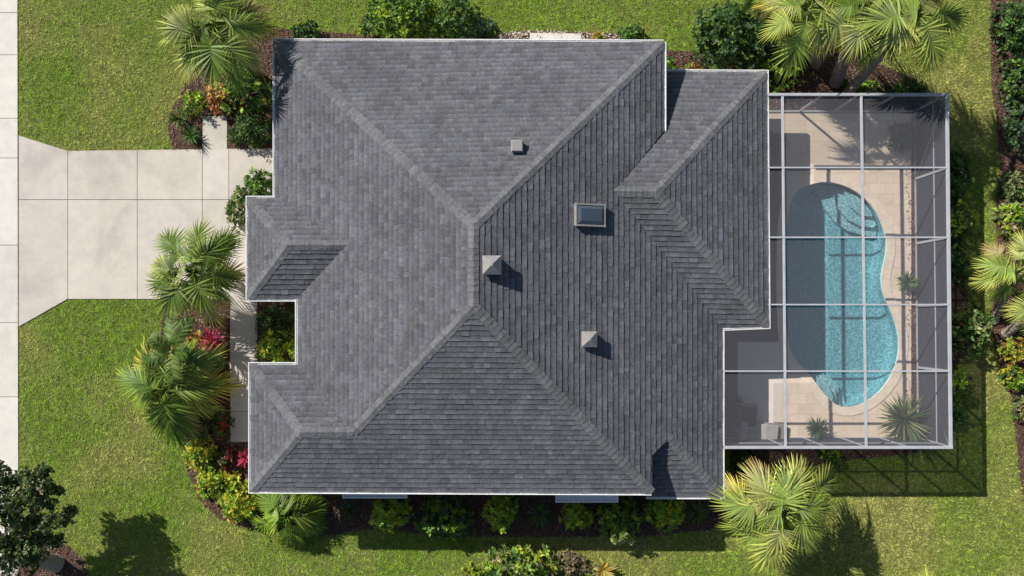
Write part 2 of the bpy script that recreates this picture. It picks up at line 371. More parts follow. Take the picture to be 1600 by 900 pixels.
V = np.stack([B+S, B-S, B+D*Ln], 1).reshape(-1, 3); F = np.arange(3*n).reshape(-1, 3)
tag(tri_object('lawn', V, F, np.repeat(np.clip(c, 0, 1), 3, axis=0), M['grass']), 'short mown green lawn around the house', 'grass', kind='stuff')

# ---------------- pool deck and pool ----------------
def wpoly(pts, z=0): return [tuple(W(x, y, z)[:2]) for x, y in pts]
pool_w = wpoly(POOLS)
def offset(poly, d):
    n = len(poly); out = []; area = sum(poly[i][0]*poly[(i+1) % n][1]-poly[(i+1) % n][0]*poly[i][1] for i in range(n)); sg = 1 if area > 0 else -1
    for i in range(n):
        a = Vector(poly[i-1]); b = Vector(poly[i]); c = Vector(poly[(i+1) % n]); e1 = (b-a).normalized(); e2 = (c-b).normalized()
        n1 = Vector((e1.y, -e1.x))*sg; n2 = Vector((e2.y, -e2.x))*sg; m_ = (n1+n2); m_ = m_/max(.3, m_.dot(n1)) if m_.length > 0 else n1
        out.append(tuple(b + m_*d))
    return out
cop_o = offset(pool_w, .32)
deck_w = wpoly(DECK)
mb = MB(); mb.prism(deck_w, 0, .05, holes=[offset(pool_w, .30)]); struct('pool_deck', mb, M['travertine'])
mb = MB(); mb.prism(wpoly([(1100,186),(1223,186),(1223,534),(1152,534),(1152,700),(1080,700),(1080,500),(1100,500)]), .03, .055); struct('patio_shade_strip', mb, M['shade_strip'])  # flat dark strip that paints the shade band beside the house
mb = MB(); mb.prism(wpoly([(1152,534),(1223,534),(1223,586),(1218,690),(1152,690)]), .03, .054)
m2 = concrete('patio_concrete', (.72, .64, .57), .08); struct('patio', mb, m2)
c0 = W(1310, 460)
pool = empty('swimming_pool', (c0.x, c0.y, 0), 'kidney shaped swimming pool with turquoise water and curved steps inside the screen enclosure', 'pool')
mb = MB(); n = len(pool_w); zf = -1.25
rings = [(0, .03), (0, -.25), (.02, -.62), (-.2, -.82)]
vs = []
for off, z in rings:
    q = offset(pool_w, off) if off else pool_w; vs += [(p[0], p[1], z) for p in q]
fs = [(r*n+i, r*n+(i+1) % n, (r+1)*n+(i+1) % n, (r+1)*n+i) for r in range(3) for i in range(n)]
mb.add(vs, fs); tris = tessellate_polygon([[Vector((p[0], p[1], 0)) for p in vs[3*n:4*n]]]); mb.add(vs[3*n:4*n], tris)
mb.build('basin', M['plaster'], pool)
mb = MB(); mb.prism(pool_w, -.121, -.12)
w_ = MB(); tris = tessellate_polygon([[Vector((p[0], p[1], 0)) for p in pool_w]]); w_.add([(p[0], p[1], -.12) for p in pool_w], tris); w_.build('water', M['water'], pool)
mb = MB(); inn = offset(pool_w, -.03); mb.prism(offset(pool_w, .305), .02, .068, holes=[inn])
for i in range(n):       # coping stones
    j = (i+1) % n; a0, a1 = Vector(inn[i]), Vector(inn[j]); b0, b1 = Vector(cop_o[i]), Vector(cop_o[j])
    g = .012/max(.05, (a1-a0).length); q = [a0.lerp(a1, g), a0.lerp(a1, 1-g), b0.lerp(b1, 1-g), b0.lerp(b1, g)]
    mb.prism([tuple(p) for p in q], .06, .075)
mb.build('coping', M['coping'], pool)
def step(pts, z, nm='step'):
    mb = MB(); mb.prism(wpoly(pts), -.9, z); mb.build(nm, M['step'], pool)
EDGE1 = [(1345,303),(1366,325),(1380,352)]
step([(1281,284),(1319,290),(1345,304),(1366,326),(1379,356),(1377,368),(1357,365),(1332,358),(1311,342),(1297,324)], -.58)
step([(1305,287),(1319,291),(1344,305),(1365,327),(1376,350),(1371,354),(1352,352),(1330,341),(1314,322)], -.40)
step([(1320,292),(1344,306),(1363,327),(1367,337),(1350,336),(1333,323)], -.22)
step([(1259,580),(1272,583),(1288,594),(1301,610),(1310,635),(1300,631),(1283,612),(1268,592)], -.22)
step([(1260,580),(1280,582),(1299,594),(1313,612),(1320,638),(1300,631),(1283,612),(1268,592)], -.40)
step([(1260,580),(1288,581),(1309,594),(1324,612),(1330,637),(1300,631),(1283,612),(1268,592)], -.58)

# ---------------- house ----------------
ZR, ZE = 6.0, 3.5
def plane3(a, b, c):
    n = (b-a).cross(c-a).normalized();
    if n.z < 0: n = -n
    return n, n.dot(a)
def ray(pl, px, py):
    n, d = pl; o = Vector((0, 0, H)); dr = Vector(((px-X0)*G, (Y0-py)*G, -H))
    return o + dr*((d - n.dot(o))/n.dot(dr))
A, Bv = W(740,352,ZR), W(740,478,ZR)
PS = plane3(Bv, W(392,767,ZE), W(1018,770,ZE))
PW = plane3(A, Bv, ray(PS, 552, 675))
PE = plane3(A, Bv, W(1018,770,ZE))
PN = plane3(A, ray(PW, 430, 64), ray(PE, 1037, 66))
ZL = ray(PE, 1128, 513).z
PS2 = plane3(ray(PE, 1045, 685), W(1128,776,ray(PE,1128,776).z), W(1018,776,ray(PE,1128,776).z))
rn = ray(PE, 960, 298).z
PNN = plane3(W(960,298,rn), W(1025,299,rn), W(1197,113,ZL))
PNE = plane3(W(1197,113,ZL), W(1200,510,ZL), W(1025,300,rn))
PNS = plane3(W(960,299,rn), W(1025,300,rn), W(1200,510,ZL))
r1 = ray(PW, 542, 383).z; WE = ray(PW, 452, 400).z
PGN = plane3(W(450,383,r1), W(542,383,r1), W(388,310,WE))
PGW = plane3(W(388,310,WE), W(388,467,WE), W(450,383,r1))
PGS = plane3(W(450,383,r1), W(542,383,r1), W(388,467,WE))
sw = ray(PS, 470, 675); v2 = ray(PS, 552, 675)
PSN = plane3(sw, v2, W(392,570,ZE+.0))
PSW = plane3(W(392,570,ZE+.0), W(392,767,ZE), sw)
print('Z', ZL, rn, r1, WE, sw.z, v2.z, ray(PW,430,64).z, ray(PE,1037,66).z, ray(PE,1128,776).z)
house = empty('house', tuple(W(780, 440)), 'single storey house with dark grey hipped shingle roof and white gutters', 'house')
FACES = [(PN, [(430,64),(1037,66),(740,352)]),
 (PW, [(430,64),(740,352),(740,478),(552,675),(465,570),(465,467),(542,383),(440,310),(430,310)]),
 (PS, [(740,478),(1018,770),(392,767),(470,675),(552,675)]),
 (PE, [(740,352),(1037,66),(1037,205),(960,298),(1128,513),(1128,776),(1045,685),(1018,712),(1018,770),(740,478)]),
 (PS2, [(1045,685),(1128,776),(1008,776),(1008,722)]),
 (PNN, [(960,298),(1025,300),(1197,113),(1022,112),(1022,223)]),
 (PNE, [(1197,113),(1200,510),(1025,300)]), (PNS, [(1025,300),(1200,510),(1128,513),(960,298)]),
 (PGN, [(388,310),(440,310),(542,383),(450,383)]), (PGW, [(388,310),(450,383),(388,467)]), (PGS, [(388,467),(450,383),(542,383),(465,467)]),
 (PSN, [(392,570),(465,570),(552,675),(470,675)]), (PSW, [(392,570),(470,675),(392,767)])]
deckm = MB(); tabs = MB()
def clip3(poly, tri):
    out = poly
    ar = (tri[1][0]-tri[0][0])*(tri[2][1]-tri[0][1])-(tri[1][1]-tri[0][1])*(tri[2][0]-tri[0][0])
    t = tri if ar > 0 else [tri[0], tri[2], tri[1]]
    for i in range(3):
        p, q = t[i], t[(i+1) % 3]; a = q[1]-p[1]; b = -(q[0]-p[0]); out = clip(out, a, b, a*p[0]+b*p[1])
        if len(out) < 3: return []
    return out
EXPO = .187
for pl, pts in FACES:
    EXPO = .215 if pl in (PE, PNE) else .192
    P = [ray(pl, *p) for p in pts]; n_ = pl[0]
    deckm.v, deckm.f, deckm.c = deckm.v, deckm.f, deckm.c
    tr_ = tessellate_polygon([[Vector((p.x, p.y, 0)) for p in P]])
    k = len(P); dn = Vector((0, 0, -.2))
    deckm.add(P + [p+dn for p in P], [tuple(t) for t in tr_] + [tuple(k+i for i in t) for t in tr_] + [(i, (i+1) % k, k+(i+1) % k, k+i) for i in range(k)])
    up = (Vector((0, 0, 1)) - n_*n_.z).normalized(); u = up.cross(n_).normalized(); o = P[0]
    Q = [((p-o).dot(u), (p-o).dot(up)) for p in P]
    vmin = min(q[1] for q in Q); vmax = max(q[1] for q in Q); umin = min(q[0] for q in Q); umax = max(q[0] for q in Q)
    row = 0; v = vmin
    to3 = lambda q, h: o + u*q[0] + up*q[1] + n_*h
    while v < vmax:
        uu = umin - random.random()*.4; rowt = random.uniform(.95, 1.05)
        while uu < umax:
            wd = random.choice((.15, .18, .2, .24, .27, .3, .35, .42)); 
            lam = random.random() < .45; th = random.uniform(.022, .027) + (.009 if lam else 0); dv = random.uniform(-.004, .004)
            rect = [(uu, v+dv), (uu+wd, v+dv), (uu+wd, v+EXPO+.01), (uu, v+EXPO+.01)]
            g = random.choice((.82, .88, .94, 1.0, 1.0, 1.04, 1.08, 1.14, 1.22)) * rowt; blu = random.uniform(.98, 1.08)
            col = (.110*g, .112*g, .122*g*blu)
            for t in tr_:
                cq = clip3(rect, [Q[i] for i in t])
                if len(cq) < 3: continue
                hh = lambda q: .005 + (th-.005)*(1-(q[1]-v-dv)/EXPO)
                top = [to3(q, max(hh(q), .003)) for q in cq]; m_ = len(cq); vs = list(top); fs = [tuple(range(m_))]
                cl_ = []
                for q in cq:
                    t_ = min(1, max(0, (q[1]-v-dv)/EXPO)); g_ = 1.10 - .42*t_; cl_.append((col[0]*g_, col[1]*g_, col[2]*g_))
                for i in range(m_):
                    a_, b_ = cq[i], cq[(i+1) % m_]
                    if (abs(a_[1]-v-dv) < 1e-5 and abs(b_[1]-v-dv) < 1e-5) or (lam and (abs(a_[0]-uu) < 1e-5 and abs(b_[0]-uu) < 1e-5 or abs(a_[0]-uu-wd) < 1e-5 and abs(b_[0]-uu-wd) < 1e-5)):
                        s0 = len(vs); vs += [to3(a_, 0), to3(b_, 0)]; cl_ += [tuple(.45*k_ for k_ in col)]*2; fs.append((i, s0, s0+1, (i+1) % m_))
                tabs.add(vs, fs, cl_)
            uu += wd + .003
        v += EXPO; row += 1
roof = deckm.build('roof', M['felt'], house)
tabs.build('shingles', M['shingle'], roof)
# hip and ridge caps
def caps(mb, p, q, pa, pb, wd=.175, ex=.20):
    mb = MB()
    """from high end p down to q, between planes pa and pb"""
    d = (q-p); Ln = d.length; d.normalize()
    sides = []
    for pl in (pa, pb):
        s_ = pl[0].cross(d).normalized()
        sides.append((s_, pl[0]))
    other = [pa, pb]
    if sides[0][0].z > 0: sides[0] = (-sides[0][0], pa[0])
    if sides[1][0].z > 0: sides[1] = (-sides[1][0], pb[0])
    if sides[0][0].dot(sides[1][0]) > .2: sides[1] = (-sides[1][0], pb[0])
    up = (pa[0]+pb[0]).normalized(); t = 0
    while t < Ln:
        e = min(t+ex+.02, Ln); a = p+d*t; b = p+d*e; g = random.uniform(.95, 1.3); col = (.125*g, .127*g, .134*g); cd_ = tuple(k_*.82 for k_ in col)
        h0, h1 = .024, .034+random.uniform(0, .003); jit = random.uniform(-.006, .006)
        vs = [a+up*h0, b+up*h1]; cv = [cd_, col]
        for s_, n_ in sides:
            vs += [a+s_*(wd+jit)+n_*h0, b+s_*(wd+jit)+n_*h1, a+s_*(wd+jit), b+s_*(wd+jit)]; cv += [cd_, col, cd_, cd_]
        vs += [b]; cv += [cd_]
        mb.add(vs, [(0,1,3,2),(1,0,6,7),(2,3,5,4),(7,6,8,9),(1,10,5,3),(1,7,9,10)], cv)
        t += ex
    mb.build('ridge_cap', M['shingle'], roof)
cp = None; RV = lambda pl, x, y: ray(pl, x, y)
caps(cp, A, RV(PW,430,64), PN, PW); caps(cp, A, RV(PE,1037,66), PN, PE)
caps(cp, Bv, RV(PS,552,675), PW, PS); caps(cp, Bv, RV(PS,1018,770), PS, PE)
caps(cp, A + (A-Bv).normalized()*.08, Bv, PW, PE)
caps(cp, RV(PS,552,675), RV(PS,470,675), PSN, PS); caps(cp, sw, W(392,570,ZE+.0), PSN, PSW); caps(cp, sw, RV(PS,392,767), PSW, PS)
caps(cp, W(542,383,r1), W(450,383,r1), PGN, PGS); caps(cp, W(450,383,r1), W(388,310,WE), PGN, PGW); caps(cp, W(450,383,r1), W(388,467,WE), PGW, PGS)
caps(cp, W(957,298.5,rn), W(1025,299.5,rn), PNN, PNS); caps(cp, W(1025,300,rn), W(1197,113,ZL), PNN, PNE); caps(cp, W(1025,300,rn), W(1200,510,ZL), PNE, PNS)
caps(cp, RV(PE,1042,681), RV(PE,1128,776), PE, PS2)
# gutters
def mitre(pts, d):
    out = []
    for i in range(len(pts)):
        p = pts[i]; e = []
        if i > 0: e.append((pts[i]-pts[i-1]).normalized())
        if i < len(pts)-1: e.append((pts[i+1]-pts[i]).normalized())
        ns = [Vector((x.y, -x.x, 0)).normalized() for x in e]
        m_ = ns[0] if len(ns) == 1 else (ns[0]+ns[1])/(1+ns[0].dot(ns[1]))
        out.append(Vector((p.x+m_.x*d, p.y+m_.y*d, p.z)))
    return out
def gutter(pts, parent, flip=1):
    """pts run with the outside on the right-hand side"""
    mb = MB(); prof = [(.0, -.17), (.0, .0), (.02, .0), (.02, -.06), (.06, -.06), (.065, .012), (.088, .012), (.088, -.11), (.07, -.13), (.0, -.17)]
    rings = [mitre(pts, o_*flip) for o_, z in prof]; n = len(pts); vs = []; fs = []
    for (o_, z), r_ in zip(prof, rings): vs += [p+Vector((0, 0, z)) for p in r_]
    for k in range(len(prof)-1):
        for i in range(n-1): fs.append((k*n+i, k*n+i+1, (k+1)*n+i+1, (k+1)*n+i))
    mb.add(vs, fs)
    for i in range(n-1):      # hangers
        a, b = rings[2][i], rings[5][i]; L_ = (pts[i+1]-pts[i]).length; d = (pts[i+1]-pts[i]).normalized(); t = .4
        while t < L_-.2:
            p = a + d*t + Vector((0, 0, -.012)); q = p + (rings[5][i]-rings[2][i]).normalized()*.055
            if (rings[5][i]-rings[2][i]).normalized().dot(d) > .3 or (rings[5][i]-rings[2][i]).normalized().dot(d) < -.3:
                nn_ = Vector((d.y, -d.x, 0))*flip; q = p+nn_*.07
            mb.beam(p, q, .03, .008); t += random.choice((.6, .75, .9, 1.2))
    mb.build('gutter', M['white'], parent)
def gp(l): return [ray(pl, x, y) if pl else W(x, y, z) for pl, x, y, z in l]
e = lambda pl, x, y: ray(pl, x, y)
ze = e(PW,430,64).z
gutter([e(PE,1037,206), e(PE,1037,66), e(PW,430,64), e(PW,430,310)], house, flip=-1) if False else None
def G_(*pts): gutter(list(pts), house, flip=-1)
# counter-clockwise seen from above is wanted with outside right; our lists run clockwise/anticlockwise explicitly
gutter([e(PE,1037,66), e(PE,1037,205)], house, -1)
gutter([e(PW,430,309), e(PW,430,64), e(PE,1037,66)], house, -1)
gutter([W(465,467,WE), W(388,467,WE), W(388,310,WE), W(430,310,WE)], house, -1)
gutter([e(PW,465,570), e(PW,465,468)], house, -1)
gutter([e(PS,1018,770), e(PS,392,767), W(392,570,ZE+.0), W(464,570,ZE+.0)], house, -1)
z2 = e(PE,1128,776).z
gutter([e(PE,1128,514), W(1128,776,z2), W(1010,776,z2)], house, 1) if False else gutter([W(1010,776,z2), W(1128,776,z2), e(PE,1128,514)], house, 1)
gutter([W(1129,513,ZL), W(1200,510,ZL), W(1197,113,ZL), W(1030,112,ZL)], house, 1)
mb = MB()
for p_, q_ in ((e(PE,1018,712), e(PS,1018,770)),):       # verge board where the main roof stops above the lower roof
    mb.beam(p_+Vector((.01, 0, -.1)), q_+Vector((.01, 0, -.1)), .03, .2)
mb.build('fascia', M['felt'], house)
# soffits and walls
main_fp = [(430,64),(1037,66),(1037,205),(1010,205),(1018,770),(392,767),(392,570),(465,570),(465,467),(388,467),(388,310),(430,310)]
low_fp = [(1008,112),(1197,113),(1200,510),(1128,513),(1128,776),(1008,776)]
mb = MB()
mb.prism([tuple(W(x, y, 2.9)[:2]) for x, y in main_fp], 2.78, 2.80, bottom=True); mb.prism([tuple(W(x, y, ZL)[:2]) for x, y in low_fp], ZL-.2, ZL-.18, bottom=True)
mb.build('soffit', M['soffit'], house)
mw = offset([tuple(W(x, y, 2.9)[:2]) for x, y in main_fp], -.5); lw = offset([tuple(W(x, y, ZL)[:2]) for x, y in low_fp], -.5)
mb = MB(); mb.prism(mw, 0, 2.785); mb.prism(lw, 0, ZL-.195); wall = mb.build('wall', M['stucco'], house)
def opening(name, a, b, z0, z1, mt, sub=None):
    """framed opening set proud of a wall from a to b (world xy)"""
    a = Vector((*a, 0)); b = Vector((*b, 0)); mb = MB(); g_ = MB(); d = (b-a).normalized(); nrm = Vector((d.y, -d.x, 0))
    for p_, q_ in ((a+Vector((0,0,z0)), b+Vector((0,0,z0))), (a+Vector((0,0,z1)), b+Vector((0,0,z1))), (a+Vector((0,0,z0-.04)), a+Vector((0,0,z1+.04))), (b+Vector((0,0,z0-.04)), b+Vector((0,0,z1+.04))), ((a+b)/2+Vector((0,0,z0)), (a+b)/2+Vector((0,0,z1)))):
        mb.beam(p_+nrm*.03, q_+nrm*.03, .08, .08)
    f = mb.build(name, M['white'], house)
    g_.beam((a+b)/2 - d*(b-a).length/2 + Vector((0,0,(z0+z1)/2)) + nrm*.012, (a+b)/2 + d*(b-a).length/2 + Vector((0,0,(z0+z1)/2)) + nrm*.012, .02, z1-z0)
    g = g_.build('pane' if name == 'window' else 'panel', mt, house); g.parent = f; return f
sy = min(p[1] for p in mw); wx = min(p[0] for p in mw); ny = max(p[1] for p in mw)
sx1 = W(540,767,3)[0]; 
for xa in (W(548,767,2).x, W(880,770,2).x): opening('window', (xa, sy), (xa+2.0, sy), .9, 2.2, M['glass'])
for px in (520, 680, 860): xa = W(px, 70, 2).x; opening('window', (xa+1.6, ny), (xa, ny), 1.0, 2.2, M['glass'])
yg = W(388, 388, 1.2).y; gx = min(p[0] for p in mw if abs(p[1]-yg) < 2.2)
opening('garage_door', (gx, yg+1.5), (gx, yg-1.5), .08, 2.2, M['soffit'])
ex_ = max(p[0] for p in lw); opening('sliding_door', (ex_, W(0,420).y), (ex_, W(0,260).y), .1, 2.1, M['glass'])
# awning ledges on the south wall
for (xa, xb, yy) in ((535, 636, 778.5), (868, 966, 785)):
    mb = MB(); z = 2.55; p0 = W(xa, yy, z); p1 = W(xb, yy, z)
    mb.box((p0.x, p0.y, z-.10), (p1.x, sy-.003, z-.04)); mb.box((p0.x, p0.y, z-.04), (p1.x, p0.y+.05, z+.03)); mb.box((p0.x, p0.y+.05, z-.04), (p0.x+.05, sy-.003, z+.03)); mb.box((p1.x-.05, p0.y+.05, z-.04), (p1.x, sy-.003, z+.03))
    mb.build('window_ledge', M['ledge'], house)
# roof vents and skylight
def local(pl, px, py): return ray(pl, px, py)
def vent(px, py, pl, s, h, pyramid):
    c_ = local(pl, px, py); t = empty('roof_vent', (c_.x-house.location.x, c_.y-house.location.y, c_.z), parent=house)
    mb = MB(); b0 = c_.z-.25; mb.box((c_.x-s*.43, c_.y-s*.43, b0), (c_.x+s*.43, c_.y+s*.43, c_.z+h*.7)); bb = mb.build('base', M['vent']); bb.parent = t; bb.data.transform(__import__('mathutils').Matrix.Translation(-(t.location+house.location)))
    mb = MB(); z0 = c_.z+h*.62; z1 = c_.z+h*.75; z2_ = c_.z+h*(1.35 if pyramid else .95); k = .12 if pyramid else .8; q = s/2
    vs = [(c_.x-q, c_.y-q, z0), (c_.x+q, c_.y-q, z0), (c_.x+q, c_.y+q, z0), (c_.x-q, c_.y+q, z0)]; vs += [(x, y, z1) for x, y, z in vs]
    vs += [(c_.x+sx*q*k, c_.y+sy_*q*k, z2_) for sx, sy_ in ((-1,-1),(1,-1),(1,1),(-1,1))]
    fs = [(3,2,1,0)] + [(i, (i+1) % 4, 4+(i+1) % 4, 4+i) for i in range(4)] + [(4+i, 4+(i+1) % 4, 8+(i+1) % 4, 8+i) for i in range(4)] + [(8,9,10,11)]
    mb.add(vs, fs); cc_ = mb.build('hood', M['vent'], bevel=.006); cc_.parent = t; cc_.data.transform(__import__('mathutils').Matrix.Translation(-(t.location+house.location)))
vent(769, 415, PE, .62, .44, True); vent(920, 530, PE, .54, .35, True); vent(808, 230, PN, .42, .30, False)
t = empty('skylight', tuple(local(PE, 919, 337)-house.location), parent=house)
n_ = PE[0]; up = (Vector((0,0,1))-n_*n_.z).normalized(); u = up.cross(n_).normalized(); c_ = local(PE, 919, 337)
def slab(hu, hv, h0, h1, ins=0):
    vs = [c_+u*(a*hu)+up*(b*hv)+n_*h0 for a, b in ((-1,-1),(1,-1),(1,1),(-1,1))] + [c_+u*(a*(hu-ins))+up*(b*(hv-ins))+n_*h1 for a, b in ((-1,-1),(1,-1),(1,1),(-1,1))]
    return vs, [(4,5,6,7)]+[(i, (i+1) % 4, 4+(i+1) % 4, 4+i) for i in range(4)]
def put(mb, nm, mt):
    o = mb.build(nm, mt, bevel=.005); o.parent = t; o.data.transform(__import__('mathutils').Matrix.Translation(-(t.location+house.location)))
hu, hv = .40, .58
mb = MB(); vs, fs = slab(hu-.03, hv-.03, 0, .16); mb.add(vs, fs)
for a, b, cu, cv in ((0, -1, hu, .028), (0, 1, hu, .028), (-1, 0, .028, hv), (1, 0, .028, hv)):
    ctr = c_ + u*a*(hu-.04) + up*b*(hv-.04)
    vs = [ctr+u*(x*cu)+up*(y*cv)+n_*(z+(.002 if a else 0)) for z in (.13, .21) for x, y in ((-1,-1),(1,-1),(1,1),(-1,1))]
    mb.add(vs, [(4,5,6,7),(3,2,1,0)]+[(i, (i+1) % 4, 4+(i+1) % 4, 4+i) for i in range(4)])
put(mb, 'frame', M['bronze'])
mb = MB(); vs, fs = slab(hu-.055, hv-.055, .17, .26, .13); mb.add(vs, fs); put(mb, 'dome', M['skylight'])

# ---------------- screen enclosure ----------------
ZC = 2.72
cc = W(1340, 430, 0)
cage = empty('screen_enclosure', (cc.x, cc.y, 0), 'white framed screen enclosure over the pool with dark mesh walls', 'enclosure')
xs_ = [(1223,1228),(1346,1354),(1480,1486)]; ys_ = [148,262,371,476,580,699]
def cx(i, y): a, b = xs_[i]; return a+(b-a)*(y-148)/552
def beam(p, q, wd, ht, nm='beam'):
    mb = MB(); mb.beam(p, q, wd, ht); return mb.build(nm, M['cagewhite'], cage, bevel=.008)
for k, y in enumerate(ys_):
    x0 = 1200 if y < 500 else 1131
    if k in (0, 5): beam(W(x0, y, ZC), W(cx(2, y)+2, y, ZC), .10, .12)
    else: beam(W(x0, y, ZC+.012), W(cx(2, y), y, ZC+.012), .055, .07)
for i in range(3): beam(W(cx(i,148)-.5, 145 if i == 2 else 150, ZC+.003), W(cx(i,699)-.5, 701 if i == 2 else 697, ZC+.003), .115 if i == 2 else .085, .08)
EZ = .0
for y in ys_:
    q = W(cx(2, y), y, ZC)
    beam((q.x, q.y+(.002), .03), (q.x, q.y, ZC-.06), .09, .09, 'post')
for y, xl in ((148, (1285, 1342, 1400)), (699, (1228, 1291, 1354, 1420))):
    for x in xl:
        q = W(x, y, ZC); beam((q.x, q.y, .03), (q.x, q.y, ZC-.06), .07, .07, 'post')
ne, se, nw, sw_ = W(1480,148,ZC), W(1486,699,ZC), W(1200,148,ZC), W(1131,699,ZC)
for z in (.05,):
    beam((nw.x, nw.y, z), (ne.x, ne.y, z), .08, .1, 'rail'); beam((ne.x, ne.y, z), (se.x, se.y, z), .08, .1, 'rail'); beam((se.x, se.y, z), (sw_.x, sw_.y, z), .08, .1, 'rail')
beam((se.x, se.y, 1.62), (sw_.x, sw_.y, 1.62), .045, .06, 'rail'); beam((ne.x, ne.y, 1.62), (se.x, se.y, 1.62), .045, .06, 'rail')
yb = W(0, 580, ZC).y; beam((se.x+.01, se.y, ZC-.1), (se.x+.01, yb, .1), .03, .03, 'brace')
yb = W(0, 262, ZC).y; beam((ne.x+.01, ne.y, ZC-.1), (ne.x+.01, yb, .1), .03, .03, 'brace')
def quad(vs, nm, mt): mb = MB(); mb.add(vs, [tuple(range(len(vs)))]); mb.build(nm, mt, cage)
for k in range(5):       # roof screens, bay by bay
    y0, y1 = ys_[k], ys_[k+1]
    for i in range(3):
        xa0 = (1200 if y0 < 505 else 1131) if i == 0 else cx(i-1, y0); xa1 = (1200 if y1 < 505 else 1131) if i == 0 else cx(i-1, y1)
        if i == 0 and k == 3:
            quad([W(1200,y0,ZC-.05), W(cx(0,y0),y0,ZC-.05), W(cx(0,y1),y1,ZC-.05), W(1131,y1,ZC-.05), W(1131,514,ZC-.05), W(1200,514,ZC-.05)], 'roof_screen', M['screen_roof'])
        else: quad([W(xa0,y0,ZC-.05), W(cx(i,y0),y0,ZC-.05), W(cx(i,y1),y1,ZC-.05), W(xa1,y1,ZC-.05)], 'roof_screen', M['screen_roof'])
for a, b in ((nw, ne), (ne, se), (se, sw_)):
    quad([(a.x, a.y, .08), (b.x, b.y, .08), (b.x, b.y, ZC-.05), (a.x, a.y, ZC-.05)], 'wall_screen', M['screen_north' if a is nw else 'screen_wall'])

# ---------------- furniture in the enclosure ----------------
c_ = W(1160, 650, 0)
t = empty('armchair', (c_.x, c_.y, .055), 'dark navy cushioned patio armchair beside the grey chaise', 'armchair'); t.rotation_euler.z = R(-4)
def boxes(parent, nm, mt, lst, bev=.02):
    mb = MB()
    for a, b in lst: mb.box(a, b)
    o = mb.build(nm, mt, None, bevel=bev); o.parent = parent
boxes(t, 'seat', M['navy'], [((-.22,-.40,.26),(.44,.40,.42))], .04)
boxes(t, 'backrest', M['navy'], [((-.42,-.42,.30),(-.23,.42,.80))], .05)
for s_ in (-1, 1): boxes(t, 'armrest', M['frame'], [((-.44, s_*.50-.05,.50),(.46, s_*.50+.05,.56))], .015)
for sx in (-.40, .40):
    for s_ in (-.5, .5): boxes(t, 'leg', M['frame'], [((sx-.03, s_-.03, 0), (sx+.03, s_+.03, .50))], .008)
c_ = W(1186, 675, 0)
t = empty('chaise', (c_.x, c_.y, .055), 'light grey cushioned patio chaise at the corner of the screened patio', 'chaise'); t.rotation_euler.z = R(-5)
boxes(t, 'frame', M['frame'], [((-.95,-.42,.16),(.95,.42,.26))], .02)
boxes(t, 'cushion', M['grey'], [((-.60,-.38,.262),(.62,.36,.42))], .04)
boxes(t, 'backrest', M['grey'], [((-.92,-.40,.262),(-.61,.38,.60))], .05)
for sx in (-.85, .85):
    for s_ in (-.36, .36): boxes(t, 'leg', M['frame'], [((sx-.03, s_-.03, 0), (sx+.03, s_+.03, .158))], .008)
c_ = W(1218, 262, 0)

# ---------------- vegetation ----------------
DK = [(.022,.055,.014),(.035,.085,.020),(.05,.11,.028),(.03,.07,.02)]
MD = [(.05,.11,.018),(.08,.16,.025),(.035,.08,.015),(.11,.20,.03)]
BR = [(.18,.30,.022),(.26,.38,.03),(.11,.21,.02),(.34,.42,.04)]
YL = [(.27,.35,.025),(.40,.42,.03),(.16,.27,.02),(.52,.45,.04),(.22,.32,.03)]
CR = [(.40,.30,.05),(.45,.16,.06),(.35,.36,.05),(.50,.24,.12),(.14,.22,.03)]
RD = [(.20,.045,.03),(.10,.10,.03),(.28,.05,.04),(.07,.09,.03)]
PK = [(.50,.05,.13),(.42,.035,.09),(.62,.10,.22),(.22,.03,.06)]
OL = [(.16,.19,.07),(.24,.25,.10),(.11,.14,.05),(.30,.26,.13)]
GR = [(.06,.10,.055),(.09,.13,.08),(.04,.07,.04)]
def pick(cols, n, jit=.25):
    c = np.array(cols)[rng.integers(0, len(cols), n)]; return c*rng.uniform(1-jit, 1+jit, (n, 1))*rng.uniform(.92, 1.08, (n, 3))
def shrub_leaves(L, cx_, cy_, rx, ry, h, cols, ll, dens, rough=.25, low=.1, narrow=.30, per=8):
    """clusters of leaves over and inside a lumpy dome"""
    nc = max(22, int(3.6*dens*(rx*ry)/(ll*ll)))
    u_ = rng.random(nc); th = rng.uniform(0, 6.283, nc); ph = np.arccos(1-u_*(1-.05))
    lump = 1 + rough*(np.sin(th*3+cx_)*.4+np.sin(th*5+cy_*3)*.35+rng.normal(0, .35, nc))
    rr = np.where(rng.random(nc) < .75, rng.uniform(.82, 1.0, nc), rng.uniform(.35, .85, nc))*np.clip(lump, .5, 1.35)
    nx, ny_, nz = np.sin(ph)*np.cos(th), np.sin(ph)*np.sin(th), np.cos(ph)
    C0 = np.stack([cx_+nx*rx*rr, cy_+ny_*ry*rr, low+(h-low)*np.clip(nz, .02, 1)*rr], 1)
    N0 = norm(np.stack([nx, ny_, nz*1.2+.25], 1)); colc = pick(cols, nc, .3)
    B = np.repeat(C0, per, 0); N = np.repeat(N0, per, 0); C = np.repeat(colc, per, 0)*rng.uniform(.75, 1.3, (nc*per, 1))
    ref = norm(rng.normal(0, 1, (nc*per, 3))); T_ = norm(np.cross(N, ref)); til = rng.uniform(.15, .9, nc*per)[:, None]
    D = norm(T_*(1-.35*til)+N*til)
    B = B + rng.normal(0, ll*.25, B.shape); B[:, 2] = np.maximum(B[:, 2], .04)
    Ln = ll*rng.uniform(.7, 1.3, nc*per)
    L.leaf(B, D, norm(N+rng.normal(0, .35, N.shape)), Ln, Ln*narrow*rng.uniform(.8, 1.2, nc*per), C)
